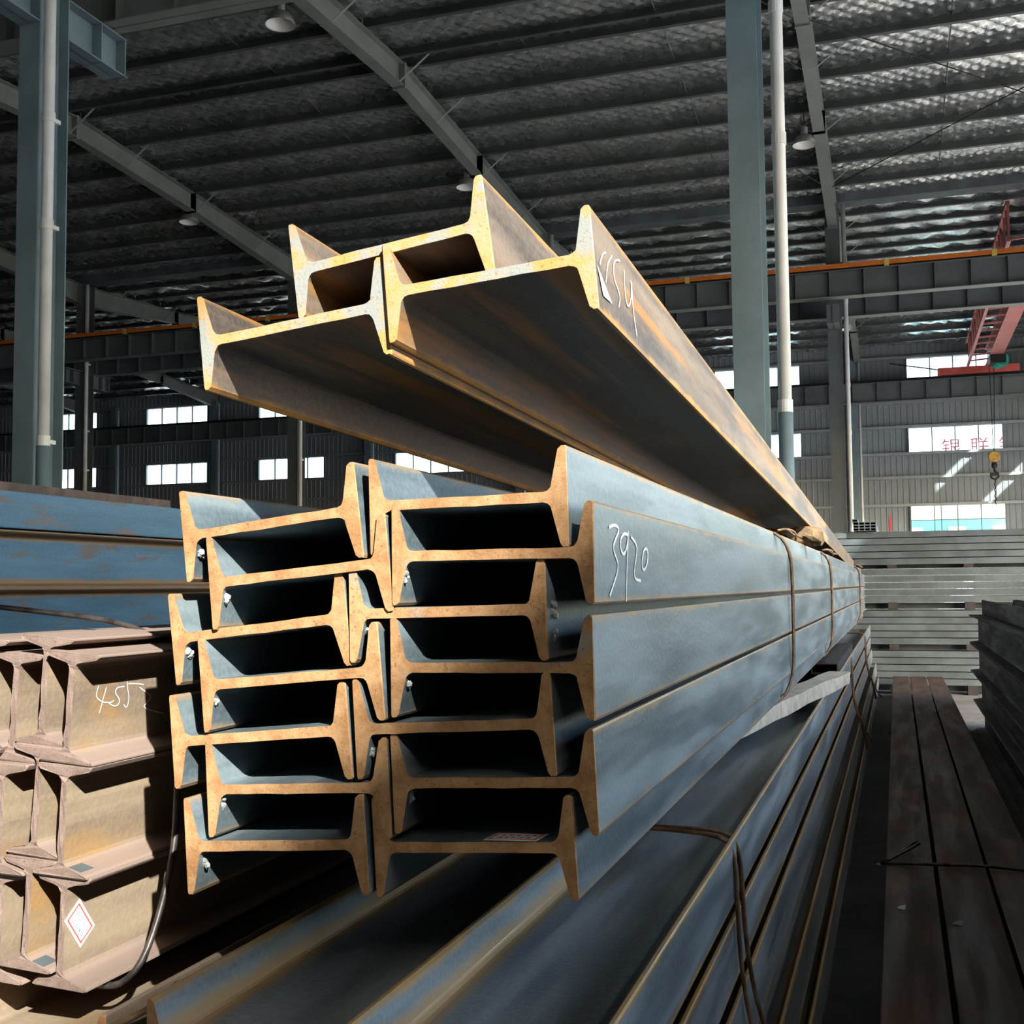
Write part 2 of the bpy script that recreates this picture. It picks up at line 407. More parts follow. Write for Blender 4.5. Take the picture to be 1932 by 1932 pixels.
fb = MB(); fb.bar((0, 0, 0), (0.62, 0, 0.46), 0.05, 0.006); FB = fb.mesh('fly_brace', 'rafter_paint')
for x in RX:
    for i, y in enumerate(sorted(rows)):
        if i % 2: continue
        if x < -16 and y < 27: continue
        z = roof_z(y)-0.26-.40
        for s in (1, -1):
            link('fly_brace', FB, ceiling, loc=(x+s*.1, y, z)).scale = (s, 1, 1)
sr = MB(); sr.tube([(0, 0, -0.17), (0, PS, -0.07)], 0.009, 5); SR = sr.mesh('sag_rod', 'purlin_zinc')
sr2 = MB(); sr2.tube([(0, 0, -0.05), (0, PS, -0.17)], 0.009, 5); SR2 = sr2.mesh('sag_rod', 'purlin_zinc')
for y in sorted(rows):
    if y > 26 or y+PS > YF-0.3: continue
    for x in RX[:-2]:
        for j, fx in enumerate((0.33, 0.67)):
            sl = (roof_z(y+PS)-roof_z(y))
            o = link('sag_rod', SR if (j % 2) else SR2, ceiling, loc=(x-BAY*fx, y, roof_z(y)-0.03)); o.rotation_euler = (math.atan2(sl, PS), 0, 0)
xb = MB(); xb.tube([(-1.15, 18.6, roof_z(18.6)-.45), (5.75, 25.8, roof_z(25.8)-.45)], 0.012, 5)
link('brace_rod', xb.mesh('brace_rod', 'black_iron'), ceiling)
xb = MB(); xb.tube([(5.75, 18.6, roof_z(18.6)-.47), (-1.15, 25.8, roof_z(25.8)-.47)], 0.012, 5)
link('brace_rod', xb.mesh('brace_rod2', 'black_iron'), ceiling)
for y, x0 in ((YF, -30.0), (YN, -12.0)):
    m = MB(); z = roof_z(y)
    vs = [(yy, zz) for yy, zz in ((-.34, .02), (-.30, -.02), (-.22, -.26), (.22, -.26), (.30, -.02), (.34, .02))]
    for xx in (x0, XR): m.v += [(xx, y+a, z+b) for a, b in vs]
    n = len(vs)
    for i in range(n-1): m.f.append((i, i+1, n+i+1, n+i)); m.mi.append(0)
    link('valley_gutter', m.mesh('valley_gutter', 'galvanised'), ceiling)

# back wall: ribbed cladding with holes for the windows
WIN = []     # x0, x1, z0, z1, columns, rows
for cx in (2.2, -4.9, -11.7, -18.5, -25.1, -30.95, -36.9):
    for (z0, z1) in ((7.58+H, 8.34+H), (4.82+H, 5.74+H)):
        WIN.append((cx-1.6, cx+1.6, z0, z1, 4, 1))
WIN.append((0.6, 3.8, 1.8+H, 2.84+H, 4, 2))
def ribbed(m, x0, x1, z0, z1, y, pitch=0.21, dep=0.022):
    n = max(1, round((x1-x0)/pitch)); pts = []
    for i in range(n):
        a = x0+(x1-x0)*i/n; p = (x1-x0)/n
        pts += [(a, 0), (a+p*.70, 0), (a+p*.78, dep), (a+p*.92, dep)]
    pts.append((x1, 0)); o = len(m.v)
    for zz in (z0, z1): m.v += [(x, y-d, zz) for x, d in pts]
    k = len(pts)
    for i in range(k-1): m.f.append((o+i, o+i+1, o+k+i+1, o+k+i)); m.mi.append(0)
def wall_cells(xa, xb, za, zb, wins):
    xs = sorted({xa, xb, *[w_[0] for w_ in wins], *[w_[1] for w_ in wins]}); out = []
    for a, b in zip(xs[:-1], xs[1:]):
        ws = sorted([w_ for w_ in wins if w_[0] <= a+1e-6 and w_[1] >= b-1e-6], key=lambda q: q[2]); z = za
        for w_ in ws:
            out.append((a, b, z, w_[2])); z = w_[3]
        out.append((a, b, z, zb))
    return out
m = MB()
for a, b, z0, z1 in wall_cells(XL, XR, 0, 10.6, WIN): ribbed(m, a, b, z0, z1, YW)
wall_back = link('wall_back', m.mesh('wall_back', 'cladding'), kind='structure')
for z in (0.9, 2.05, 2.84+.03, 3.9, 4.82-.04, 5.74+.04, 6.7, 7.58-.04, 8.34+.04):
    segs = [(XL, XR)]
    m = MB()
    m.box(XL, XR, YW-.20, YW-.03, z+H-.03, z+H+.03); m.box(XL, XR, YW-.205, YW-.195, z+H-.03, z+H+.07)
    if z in (2.05,): continue
    link('girt', m.mesh('girt', 'girt_steel'), wall_back)
for i, (x0, x1, z0, z1, nc, nr) in enumerate(WIN):
    m = MB(); t = 0.05; y0, y1 = YW-.13, YW-.03
    m.box(x0-t, x0, y0, y1, z0-t, z1+t); m.box(x1, x1+t, y0, y1, z0-t, z1+t)
    m.box(x0, x1, y0, y1, z0-t, z0); m.box(x0, x1, y0, y1, z1, z1+t)
    win = link('window_%d' % (i+1), m.mesh('window_frame', 'frame_grey'), kind='structure')
    for c in range(1, nc):
        x = x0+(x1-x0)*c/nc; m = MB(); m.box(x-.02, x+.02, y0+.01, y1, z0, z1); link('mullion', m.mesh('mullion', 'frame_grey'), win)
    if nr == 2:
        z = z0+(z1-z0)*.5; m = MB(); m.box(x0, x1, y0+.012, y1-.01, z-.018, z+.018); link('transom', m.mesh('transom', 'frame_grey'), win)
    for c in range(nc):
        for r in range(nr):
            a = x0+(x1-x0)*c/nc; b = x0+(x1-x0)*(c+1)/nc; za = z0+(z1-z0)*r/nr; zb = z0+(z1-z0)*(r+1)/nr
            m = MB(); m.box(a+.02, b-.02, YW-.075, YW-.069, za+(.018 if r else 0), zb-(.018 if r < nr-1 else 0)); link('pane', m.mesh('pane', 'window_glass'), win)
# the number on the cladding
def text_obj(name, body, size, mat, M, parent=None, ext=0.004, **kw):
    c = bpy.data.curves.new(name, 'FONT'); c.body = body; c.size = size; c.extrude = ext; c.align_x = 'CENTER'; c.align_y = 'CENTER'
    tmp = bpy.data.objects.new('tmp', c); COL.objects.link(tmp); dg = bpy.context.evaluated_depsgraph_get()
    me = bpy.data.meshes.new_from_object(tmp.evaluated_get(dg)); bpy.data.objects.remove(tmp); me.materials.clear(); me.materials.append(MATS[mat])
    return link(name, me, parent, mat=M, **kw)
def facing(loc, sx=1):      # text standing upright, read from the camera side
    return Matrix.Translation(loc) @ Matrix.Rotation(math.pi/2, 4, 'X') @ Matrix.Diagonal((sx, 1, 1, 1))
text_obj('painted_number', '1', 0.8, 'sign_red', facing((-0.15, YW-.03, 2.19+H)), wall_back)

# left and right side walls, the right one with openings below the eaves (sun comes in there) and unseen doors added for skylight
m = MB(); m.box(XL-.1, XL, YS, YW, 0, 11.2)
link('wall_left', m.mesh('wall_left', 'cladding_side'), kind='structure')
K = 0.91/0.94
def cz(c): return c + K*XR + H                    # height on the right wall that a shadow plane of constant c passes
SIDE = [(-9.4, -0.2, cz(0.47), cz(1.42)), (4.0, 12.5, cz(0.95), cz(1.55)), (39.6, 42.6, cz(1.90), cz(2.33)), (41.3, 42.9, cz(-0.35), cz(0.15)),
        (0.6, 12.9, -0.01, 5.7), (13.3, 26.6, -0.01, 5.4), (28.5, 41.0, -0.01, 6.0)]  # doors, added and sized to let skylight reach stacks, roof and back wall
YX = -12.0
m = MB()
for a, b, z0, z1 in wall_cells(YX, YW, 0, 11.2, SIDE):
    if z1 > z0: m.box(XR, XR+.1, a, b, z0, z1)
link('wall_right', m.mesh('wall_right', 'cladding_side'), kind='structure')
nw = len(WIN); nd = 0
for i, (a, b, z0, z1) in enumerate(SIDE):
    m = MB(); m.box(XR-.02, XR+.12, a, b, z1, z1+.04); m.box(XR-.02, XR+.12, a-.04, a, max(0, z0-.04), z1+.04); m.box(XR-.02, XR+.12, b, b+.04, max(0, z0-.04), z1+.04)
    if z0 > 1:
        m.box(XR-.02, XR+.12, a, b, z0-.04, z0); nw += 1
        wo = link('window_%d' % nw, m.mesh('window_frame_side', 'frame_grey'), kind='structure')
        m = MB(); m.box(XR+.045, XR+.051, a, b, z0, z1); link('pane', m.mesh('pane_side', 'window_glass'), wo)
    else:
        nd += 1; link('added_door_%d' % nd, m.mesh('added_door_frame', 'frame_grey'), kind='structure')
FRONT = [(-13.0, -6.0, -0.01, 2.6)]  # door in the added front wall, kept small to dim the beam ends
m = MB()
for a, b, z0, z1 in wall_cells(XL, XR, 0, 11.2, FRONT):
    if z1 > z0: m.box(a, b, YS-.1, YS, z0, z1)
link('wall_front_added', m.mesh('wall_front_added', 'cladding_side'), kind='structure')  # unseen wall added to hold daylight off the cut beam ends
m = MB(); m.box(-13.05, -13, YS-.12, YS+.02, 0, 2.65); m.box(-6, -5.95, YS-.12, YS+.02, 0, 2.65); m.box(-13, -6, YS-.12, YS+.02, 2.6, 2.65)
link('added_door_%d' % (nd+1), m.mesh('added_door_frame', 'frame_grey'), kind='structure')

# things seen through the far windows: hoarding with red characters, turquoise shed
m = MB(); m.box(-6, 14, 61, 61.3, 0, 4.55)
for i in range(10): m.box(-5.5+2*i, -4.7+2*i, 60.95, 61.0, 0.2, 4.2, 1)
link('yard_shed', m.mesh('yard_shed', ['turquoise', 'pale_wall']), label='low turquoise shed wall seen outside through the lowest window', cat='shed')
sgn = link('rooftop_sign', None, label='faint red Chinese characters standing outside behind the middle window', cat='sign', loc=(3.6, 47.6, 0))
for i, chx in enumerate('银联钢'):
    text_obj('character', chx, 0.72, 'sign_red', facing((2.15+1.02*i-3.6, 0, 5.16+H), 1), sgn)
m = MB(); m.box(-2.0, 1.2, 0, .03, 4.74+H, 4.78+H); m.box(-1.9, -1.86, 0, .03, 0, 4.75+H); m.box(1.0, 1.04, 0, .03, 0, 4.75+H)
link('sign_frame', m.mesh('sign_frame', 'frame_grey'), sgn)

# ------------------------------------------------------------------ columns, downpipes, crane runway
def column(x, y, wd, dp, z1, label, paint='column_paint', corbel=None, pl=None):
    t = link('steel_column', None, label=label, cat='column', loc=(x, y, 0), group='steel columns of the hall')
    tf = 0.016
    m = MB(); m.box(-wd/2, wd/2, 0, tf, 0, z1); link('flange', m.mesh('flange', paint), t)
    m = MB(); m.box(-wd/2, wd/2, dp-tf, dp, 0, z1); link('flange', m.mesh('flange', paint), t)
    m = MB(); m.box(-.006, .006, tf, dp-tf, 0, z1); link('web', m.mesh('web', paint), t)
    m = MB(); m.box(-wd/2-.08, wd/2+.08, -.1, dp+.1, 0, .025); link('base_plate', m.mesh('base_plate', paint), t)
    if corbel:
        zt, d, ln = corbel
        for s, yb in ((1, dp), (-1, 0)):
            m = MB(); ya, yb2 = sorted((yb, yb+s*ln))
            m.box(-.13, .13, ya, yb2, zt-.016, zt); m.box(-.13, .13, ya, yb2, zt-d, zt-d+.016); m.box(-.006, .006, ya, yb2, zt-d, zt)
            for yy in (yb+s*ln-s*.02, yb+s*ln*.55): m.box(-.13, .13, min(yy, yy-s*.014), max(yy, yy-s*.014), zt-d, zt)
            link('corbel', m.mesh('corbel', paint), t)
    return t
def downpipe(x, y, r, z1, zj, label):
    t = link('downpipe', None, label=label, cat='pipe', loc=(x, y, 0), group='roof downpipes beside the columns')
    m = MB(); m.tube([(0, 0, zj), (0, 0, z1)], r, 16); link('upper_pipe', m.mesh('upper_pipe', 'pipe_white', True), t)
    m = MB(); m.tube([(0, 0, 0), (0, 0, zj)], r*1.14, 16); link('lower_pipe', m.mesh('lower_pipe', 'column_paint', True), t)
    for z in (zj+.02, zj+2.2, zj+3.3, zj+5.2):
        if z < z1:
            m = MB(); m.tube([(0, 0, z-.05), (0, 0, z+.05)], r*1.15, 16); m.box(-.02, .02, 0, .16, z-.02, z+.02); link('collar', m.mesh('collar', 'pipe_white'), t)
    return t
CB = (6.2+H, 0.44, 0.95)
column(-1.076, YN, 0.242, 0.45, 10.3, 'tall blue-grey steel column standing behind the raised beams, right of centre', corbel=CB)
column(-8.19, YN, 0.242, 0.45, 10.3, 'blue-grey steel column at the left edge with a bracket near its top', corbel=CB)
downpipe(-0.80, YN+.05, 0.052, 10.2, 1.40+H, 'white downpipe beside the tall column right of centre')
downpipe(-7.98, YN+.05, 0.058, 10.2, 1.47+H, 'white downpipe on the column at the left edge')
for x, lab, lab2 in ((-1.17, 'grey column of the second row under the orange rail, beside the galvanised stack', 'thin white downpipe on the second row column above the galvanised stack'),
                     (-8.08, 'second row column hidden mostly behind the raised beams', 'downpipe on the second row column behind the raised beams'),
                     (-15.0, 'dark second row column left of the raised beams', 'thin pipe on the dark column left of the raised beams'),
                     (-21.75, 'dark second row column just right of the left edge column', 'thin pipe on the dark column near the left edge')):
    column(x, YF-.2, 0.30, 0.42, 10.2, lab, 'girder_paint', (6.2+H, .42, .75))
    downpipe(x+.26, YF-.25, 0.05, 10.1, 1.2+H, lab2)
for x, lab, lab2 in ((-1.35, 'wall column between the far windows on the right', 'white pipe on the right wall column'),
                     (-8.05, 'wall column behind the tall column right of centre', 'pipe on the wall column behind the tall column'),
                     (-14.4, 'wall column behind the bundle', 'pipe on the wall column behind the bundle'),
                     (-21.1, 'wall column seen just above the left half of the bundle', 'pipe on the wall column above the bundle'),
                     (-28.6, 'wall column between the left windows', 'pipe on the wall column between the left windows'),
                     (-33.9, 'wall column left of the wide left window', 'pipe on the wall column left of the wide left window')):
    column(x, YW-.75, 0.26, 0.5, 9.9, lab, 'column_paint', None)
    downpipe(x+.24, YW-.72, 0.045, 9.7, 0.5, lab2)

def girder(y, x0, x1, zb, zt, label, front, orange=False, pitch=0.74, paint='girder_paint'):
    t = link('crane_girder', None, label=label, cat='girder', loc=(x0, y, 0), group='crane runway girders'); L = x1-x0
    m = MB(); m.box(0, L, -.005, .005, zb, zt); link('web', m.mesh('web', paint), t)
    m = MB(); m.box(0, L, -.15, .15, zt-.016, zt); link('top_flange', m.mesh('top_flange', paint), t)
    m = MB(); m.box(0, L, -.14, .14, zb, zb+.016); link('bottom_flange', m.mesh('bottom_flange', 'rafter_paint'), t)
    m = MB(); m.box(0, L, -.03, .03, zt, zt+.11); link('rail', m.mesh('rail', 'black_iron'), t)
    m = MB(); m.box(-.005, .005, -.13, .13, zb+.016, zt-.016); SM = m.mesh('stiffener', paint)
    for k in range(int(L/pitch)): link('stiffener', SM, t, loc=(pitch*(k+.5), 0, 0))
    if orange:
        m = MB(); m.box(0, L, front*.20-.03, front*.20+.03, zt+.03, zt+.12); link('conductor_rail', m.mesh('conductor_rail', 'orange_rail'), t)
        m = MB(); m.box(-.05, .05, front*.20-.04, front*.20+.04, zt+.00, zt+.13); CM = m.mesh('rail_clamp', 'clamp_yellow')
        for k in range(int(L/2.2)): link('rail_clamp', CM, t, loc=(2.2*k+1.1, 0, 0))
    return t
girder(YF-.62, -27.5, XR-.2, 6.40+H, 7.0+H, 'front crane girder of the second row carrying the orange conductor rail', -1, True)
girder(YF+.85, -27.5, XR-.2, 6.26+H, 6.85+H, 'rear crane girder behind the one with the orange rail', -1)
girder(YW-1.1, -40, XR-.2, 6.62+H, 7.35+H, 'crane girder along the far wall under the red crane', -1, False, 0.85)
girder(YN+1.15, -12, XR-.2, 6.22+H, 6.9+H, 'near crane girder resting on the bracket of the left column', 1)

# red overhead crane in the far bay
t = link('overhead_crane', None, label='red overhead travelling crane with green hoist over the far bay', cat='crane', loc=(3.2, YW-1.1, 7.46+H))
m = MB(); m.box(-1.55, 1.15, -.16, .16, 0.0, .26); m.box(-1.57, -1.45, -.18, .18, -.02, .24); link('end_carriage', m.mesh('end_carriage', 'crane_red'), t)
m = MB(); m.box(0.10, .42, -16.2, 0, .30, .85); m.box(0.04, .48, -16.2, 0, .28, .31); m.box(0.04, .48, -16.2, 0, .84, .87); link('box_girder', m.mesh('box_girder', 'crane_pink'), t)
m = MB()
for z in (.30, 1.15): m.bar((-.55, -16.2, z), (-.55, 0.0, z), .09, .09)
n = 16
for k in range(n):
    ya, yb = -16.2+16.2*k/n, -16.2+16.2*(k+1)/n
    m.bar((-.55, ya, .30), (-.55, yb, 1.15) if k % 2 else (-.55, (ya+yb)/2, 1.15), .05, .05); m.bar((-.55, ya, .3), (-.55, ya, 1.15), .05, .05)
    m.bar((-.55, ya, .30), (.1, ya, .34), .05, .05)
link('lattice_truss', m.mesh('lattice_truss', 'crane_pink'), t)
m = MB(); m.lathe([(0, -.02), (.24, -.02), (.25, .05), (.25, .5), (.2, .56), (0, .56)], (0, 0, 0), 18)
mo = link('hoist_motor', m.mesh('hoist_motor', 'hoist_green'), t, loc=(.3, -1.4, .12), rot=(math.radians(90), 0, math.radians(15)))
m = MB(); m.box(.05, .55, -2.1, -1.4, .0, .26); link('hoist_frame', m.mesh('hoist_frame', 'black_iron'), t)
m = MB(); m.tube([(.05, -1.5, .0), (.09, -1.5, -3.0)], .014, 5); m.tube([(.2, -1.5, .0), (.13, -1.5, -3.0)], .014, 5); link('hoist_rope', m.mesh('hoist_rope', 'black_iron'), t)
m = MB(); m.lathe([(0, -.07), (.17, -.07), (.20, -.03), (.20, .03), (.17, .07), (0, .07)], (0, 0, 0), 18)
link('hook_block', m.mesh('hook_block', 'hook_yellow'), t, loc=(.1, -1.5, -3.15), rot=(math.pi/2, 0, 0))
m = MB(); m.lathe([(0, .12), (.08, .1), (.1, 0), (.07, -.1), (0, -.12)], (.1, -1.5, -3.45), 12)
m.tube([(.1, -1.5, -3.55), (.1, -1.5, -3.65), (.2, -1.5, -3.72), (.22, -1.5, -3.84), (.12, -1.5, -3.94), (.0, -1.5, -3.88), (-.02, -1.5, -3.78)], .035, 7)
m.box(-.04, .24, -1.58, -1.42, -3.80, -3.70); link('hook', m.mesh('hook', 'black_iron'), t)
m = MB()
for k in range(9): m.tube([(.1+(.02 if k % 2 else -.02), -1.5, -3.9-.1*k), (.1+(-.02 if k % 2 else .02), -1.5, -4.0-.1*k)], .02, 5)
link('chain', m.mesh('chain', 'black_iron'), t)
m = MB(); m.bar((-1.5, -.1, .2), (-3.2, -.1, .55), .04, .04); link('cable_arm', m.mesh('cable_arm', 'black_iron'), t)

# high bay lamps
def lamp(x, y, z, label, hl=.62):
    t = link('high_bay_lamp', None, label=label, cat='lamp', loc=(x, y, z), group='high bay lamps under the rafters')
    m = MB(); m.lathe([(.225, 0), (.22, .03), (.15, .16), (.07, .20), (.0, .205)], n=24); link('shade', m.mesh('shade', 'lamp_grey', True), t)
    m = MB(); m.lathe([(.218, .004), (.21, .03), (.14, .15), (.0, .19)], n=24); link('reflector', m.mesh('reflector', 'lamp_white', True), t)
    m = MB(); m.lathe([(.0, .20), (.065, .2), (.065, .34), (.03, .38), (0, .38)], n=14); link('housing', m.mesh('housing', 'lamp_grey'), t)
    m = MB(); m.tube([(0, 0, .38), (0, 0, hl)], .012, 6); link('hanger', m.mesh('hanger', 'black_iron'), t)
for x, y, z, l in ((-8.35, 14.75, 8.27, 'bell-shaped high bay lamp at the top left of centre'), (-15.2, 22.7, 8.44, 'small lamp under the left rafter'),
                   (-8.3, 22.45, 8.36, 'lamp peeping out behind the tallest raised flange'), (-1.4, 22.1, 8.24, 'lamp on the rafter beside the white downpipe on the right'),
                   (-1.25, 37.4, 7.92, 'small distant lamp below the orange rail on the right'), (-28.9, 37.0, 8.1, 'small distant lamp beside the left edge column')):
    lamp(x, y, z+H, l, 1.05 if y > 30 else .62)

# ------------------------------------------------------------------ steel stacks
LB = 13.2
BEAMS = {}
def flat_beam(key, cx, cz_, ang, y0, mesh, label, group, d=(0, 1, 0)):
    o = link('steel_beam', mesh, label=label, cat='beam', group=group, mat=axes((cx, y0, cz_+H), math.radians(ang), d)); BEAMS[key] = o; return o
MV = [beam_mesh('i_beam', LB, ['mill_scale', 'cut_rust'], seed=i) for i in range(5)]
MAIN = {'L1': (-.8307, .0925, 6.45), 'L2': (-.7850, .0226, 5.38), 'L3': (-.8501, -.0540, 6.57), 'L4': (-.7970, -.1219, 5.04), 'L5': (-.8469, -.2024, 5.15),
        'L6': (-.7877, -.2714, 3.09), 'L7': (-.8190, -.3489, 3.91), 'R1': (-.5377, .1139, 1.23), 'R2': (-.5023, .0433, .07), 'R3': (-.5673, -.0311, 1.17),
        'R4': (-.5045, -.1036, .70), 'R5': (-.5579, -.1807, 3.22), 'R6': (-.5043, -.2515, 2.77), 'R7': (-.5338, -.3364, 3.23)}
ORD = ['topmost', 'second', 'third', 'fourth', 'fifth', 'sixth', 'lowest']
for i, (k, (x, z, a)) in enumerate(MAIN.items()):
    side = 'left' if k[0] == 'L' else 'right'; r = ORD[int(k[1])-1]
    lab = '%s beam from the top in the %s column of the tied bundle' % (r, side) if r not in ('topmost', 'lowest') else '%s beam in the %s column of the tied bundle' % (r, side)
    if k == 'R2': lab = 'blue-grey beam chalked 3920, second in the right column of the tied bundle'
    if k == 'R7': lab = 'lowest beam in the right column of the bundle, paper label lying on its web'
    flat_beam(k, x, z, a, 1.44+random.uniform(-.006, .006), MV[i % 5], lab, 'beams of the tied bundle')
TV = [beam_mesh('i_beam_raised', LB, ['rusty_scale', 'cut_yellow'], seed=11+i) for i in range(3)]
TD = (-.0104, 1, -.0142)
flat_beam('T1', -.6189, .4445, 7.8, 1.375, TV[0], 'rusty beam lying on top of the other two raised beams', 'raised rusty beams', TD)
flat_beam('T2', -.7580, .3530, 6.4, 1.37, TV[1], 'left lower one of the three raised rusty beams', 'raised rusty beams', TD)
flat_beam('T3', -.4787, .3925, 4.78, 1.365, TV[2], 'right lower raised beam with chalk number on its outer flange', 'raised rusty beams', TD)

# chalk marks, labels, slag
C3920 = [[(0.0788, 0.0348), (0.1061, 0.0403), (0.1337, 0.0384), (0.138, 0.0322), (0.1137, 0.0196), (0.0993, 0.0088), (0.1122, -0.0013), (0.13, -0.0115), (0.1244, -0.0242), (0.1002, -0.041), (0.0769, -0.0562)], [(0.1964, 0.0292), (0.1716, 0.0315), (0.1468, 0.024), (0.1439, 0.0101), (0.1566, 0.0008), (0.1743, 0.0023), (0.1925, 0.0181), (0.1968, 0.0347)], [(0.1945, 0.0313), (0.1891, 0.0004), (0.1824, -0.0215), (0.176, -0.0648)], [(0.2147, 0.0277), (0.2424, 0.0208), (0.2557, 0.0133), (0.2456, -0.005), (0.2282, -0.0232), (0.2378, -0.0343), (0.2756, -0.0354)], [(0.302, 0.01), (0.2872, -0.0042), (0.2883, -0.018), (0.305, -0.0202), (0.3292, -0.0081), (0.3343, 0.0085), (0.3197, 0.0152), (0.302, 0.01)]]
C554 = [[(-0.0288, -0.0053), (-0.0086, 0.0141), (0.0163, 0.0235)], [(0.0539, 0.0296), (0.0195, 0.0105), (0.0063, -0.011), (-0.0022, -0.0212)], [(0.1038, 0.0379), (0.0722, 0.0298), (0.0557, 0.0169), (0.054, -0.0019), (0.0738, -0.0088), (0.0857, -0.0201), (0.0664, -0.0362)], [(0.13, 0.0317), (0.1213, 0.0123), (0.1228, -0.0169), (0.1363, -0.0198), (0.1662, 0.0006), (0.1742, 0.0288)], [(0.1789, 0.0279), (0.1697, -0.0028), (0.1724, -0.0304), (0.1785, -0.0506)]]
C4552 = [[(0.0579, 0.0287), (0.0519, 0.0151), (0.0583, 0.0075), (0.0734, 0.0011), (0.0904, -0.0005), (0.0968, 0.0024)], [(0.0761, 0.0243), (0.0703, 0.0078), (0.0673, -0.0033), (0.0641, -0.0136)], [(0.1197, 0.0221), (0.1001, 0.0223), (0.0977, 0.0139), (0.1065, 0.0073), (0.1121, -0.0004), (0.106, -0.0071), (0.0956, -0.0061), (0.0848, -0.0007)], [(0.1702, 0.0209), (0.154, 0.0237), (0.1298, 0.0257)], [(0.1259, 0.0289), (0.1286, 0.017), (0.1348, 0.0047), (0.1327, -0.0068), (0.1288, -0.013), (0.1221, -0.0065)], [(0.1596, 0.0173), (0.1728, 0.0102), (0.1899, 0.0027), (0.1908, -0.0049), (0.1686, -0.0148), (0.1931, -0.0225), (0.23, -0.0316)]]
strokes('chalk_number', BEAMS['R2'], C3920, .1405, .0024, 'chalk')['label'] = 'white chalk number 3920'
strokes('chalk_number', BEAMS['T3'], C554, .1405, .0014, 'chalk', dy=.05)['label'] = 'white chalk number 554'
m = MB(); m.add([(.1412, y+.05, z) for y, z in ((-.0440, -.010), (-.0295, -.0171), (.0252, -.0419), (-.025, -.0440))], [(0, 1, 2, 3)])
link('paper_label', m.mesh('paper_label', 'paper'), BEAMS['T3'], label='white paper label')
def card(parent, M, wd, ht, name='paper_label'):
    m = MB(); m.box(-wd/2, wd/2, -ht/2, ht/2, 0, .0006)
    o = link(name, m.mesh(name, 'paper'), parent, label='white paper label with a red border', mat=M)
    m = MB(); a, b, z0, z1, q = wd/2-.004, ht/2-.004, .0006, .0009, .0026
    m.box(-a, a, -b, -b+q, z0, z1); m.box(-a, a, b-q, b, z0, z1); m.box(-a, -a+q, -b, b, z0, z1); m.box(a-q, a, -b, b, z0, z1)
    link('red_border', m.mesh('red_border', 'print_red'), o)
    m = MB(); rnd = random.Random(5)
    for r in range(2):
        x = -a+.010
        while x < a-.008:
            l = rnd.uniform(.003, .007); zc = b*.35-r*b*.8
            m.tube([(x, zc-.003, .0008), (x+l*.4, zc+.004, .0008), (x+l*.7, zc-.003, .0008), (x+l, zc+.002, .0008)], .0005, 4); x += l+.005
    link('handwriting', m.mesh('handwriting', 'ink'), o)
    return o
card(BEAMS['R7'], Matrix.Translation((.052, .030, .0072)) @ Matrix.Rotation(math.radians(-6), 4, 'Z'), .075, .045)
for k, (s, r, yy) in {'L1': (-1, .009, .01), 'L2': (-1, .009, .008), 'L3': (-1, .010, .01), 'L4': (-1, .006, .005), 'L6': (-1, .009, .01), 'L7': (-1, .011, .015), 'R2': (-1, .006, .006), 'R3': (-1, .007, .01), 'R4': (-1, .008, .012), 'R5': (-1, .007, .012), 'R6': (-1, .008, .012)}.items():
    link('slag_lump', lump(hash(k) % 97 if False else ord(k[0])*7+int(k[1]), r), BEAMS[k], loc=(s*(.14-.020), yy, -.020-.004*int(k[1]) % .012))
link('slag_lump', lump(5, .008), BEAMS['R3'], loc=(.143, .02, .0)); link('slag_lump', lump(8, .006), BEAMS['R3'], loc=(.143, .02, -.035))

# bed of beams under the bundle
LV = [beam_mesh('i_beam_bed', 14.0, ['mill_scale_low', 'cut_rust'], b=0.116, seed=21+i) for i in range(3)]
hz = .058
BED = [(-.301, -.47, 0.2, 0.0), (-.303, -.618, .2, 0.0), (-.289, -.766, .2, 5), (-.247, -.914, .2, 3), (-.226, -1.062, .2, 0)]
for i, (xr, zt, y0, a) in enumerate(BED):
    flat_beam('bed%d' % i, xr-.14, zt-hz, a, y0, LV[i % 3], ['uppermost', 'second', 'third', 'fourth', 'fifth'][i] + ' blue-grey beam down the right face of the bed under the bundle', 'bed beams under the tied bundle')
flat_beam('bedm', -.727, -.484-hz, 1.0, 1.22, LV[1], 'bed beam under the left half of the bundle, its near end at the bottom edge', 'bed beams under the tied bundle')
for i in range(3):
    flat_beam('bedn%d' % i, -.735+.01*i, -.507-hz-.15*(i+1), 0, 1.3, LV[i % 3], ['beam directly below the one under the left half of the bundle', 'second beam down below the left half of the bundle', 'third beam down below the left half of the bundle'][i], 'bed beams under the tied bundle')
m = MB()
for x in (-.95, -.15):
    pass
def sleeper(x0, x1, y, z0, z1, label):
    m = MB(); m.box(x0, x1, -.06, .06, 0, z1-z0); link('timber_sleeper', m.mesh('timber_sleeper', 'wood_brown'), label=label, cat='timber', loc=(0, y, z0), group='timber sleepers under the stacks')
for y, l in ((3.2, 'nearest'), (7.5, 'middle'), (12.0, 'farthest')):
    sleeper(-1.0, -.28, y, 0, H-1.062-.116-.001, l+' timber sleeper on the floor under the bed of beams')

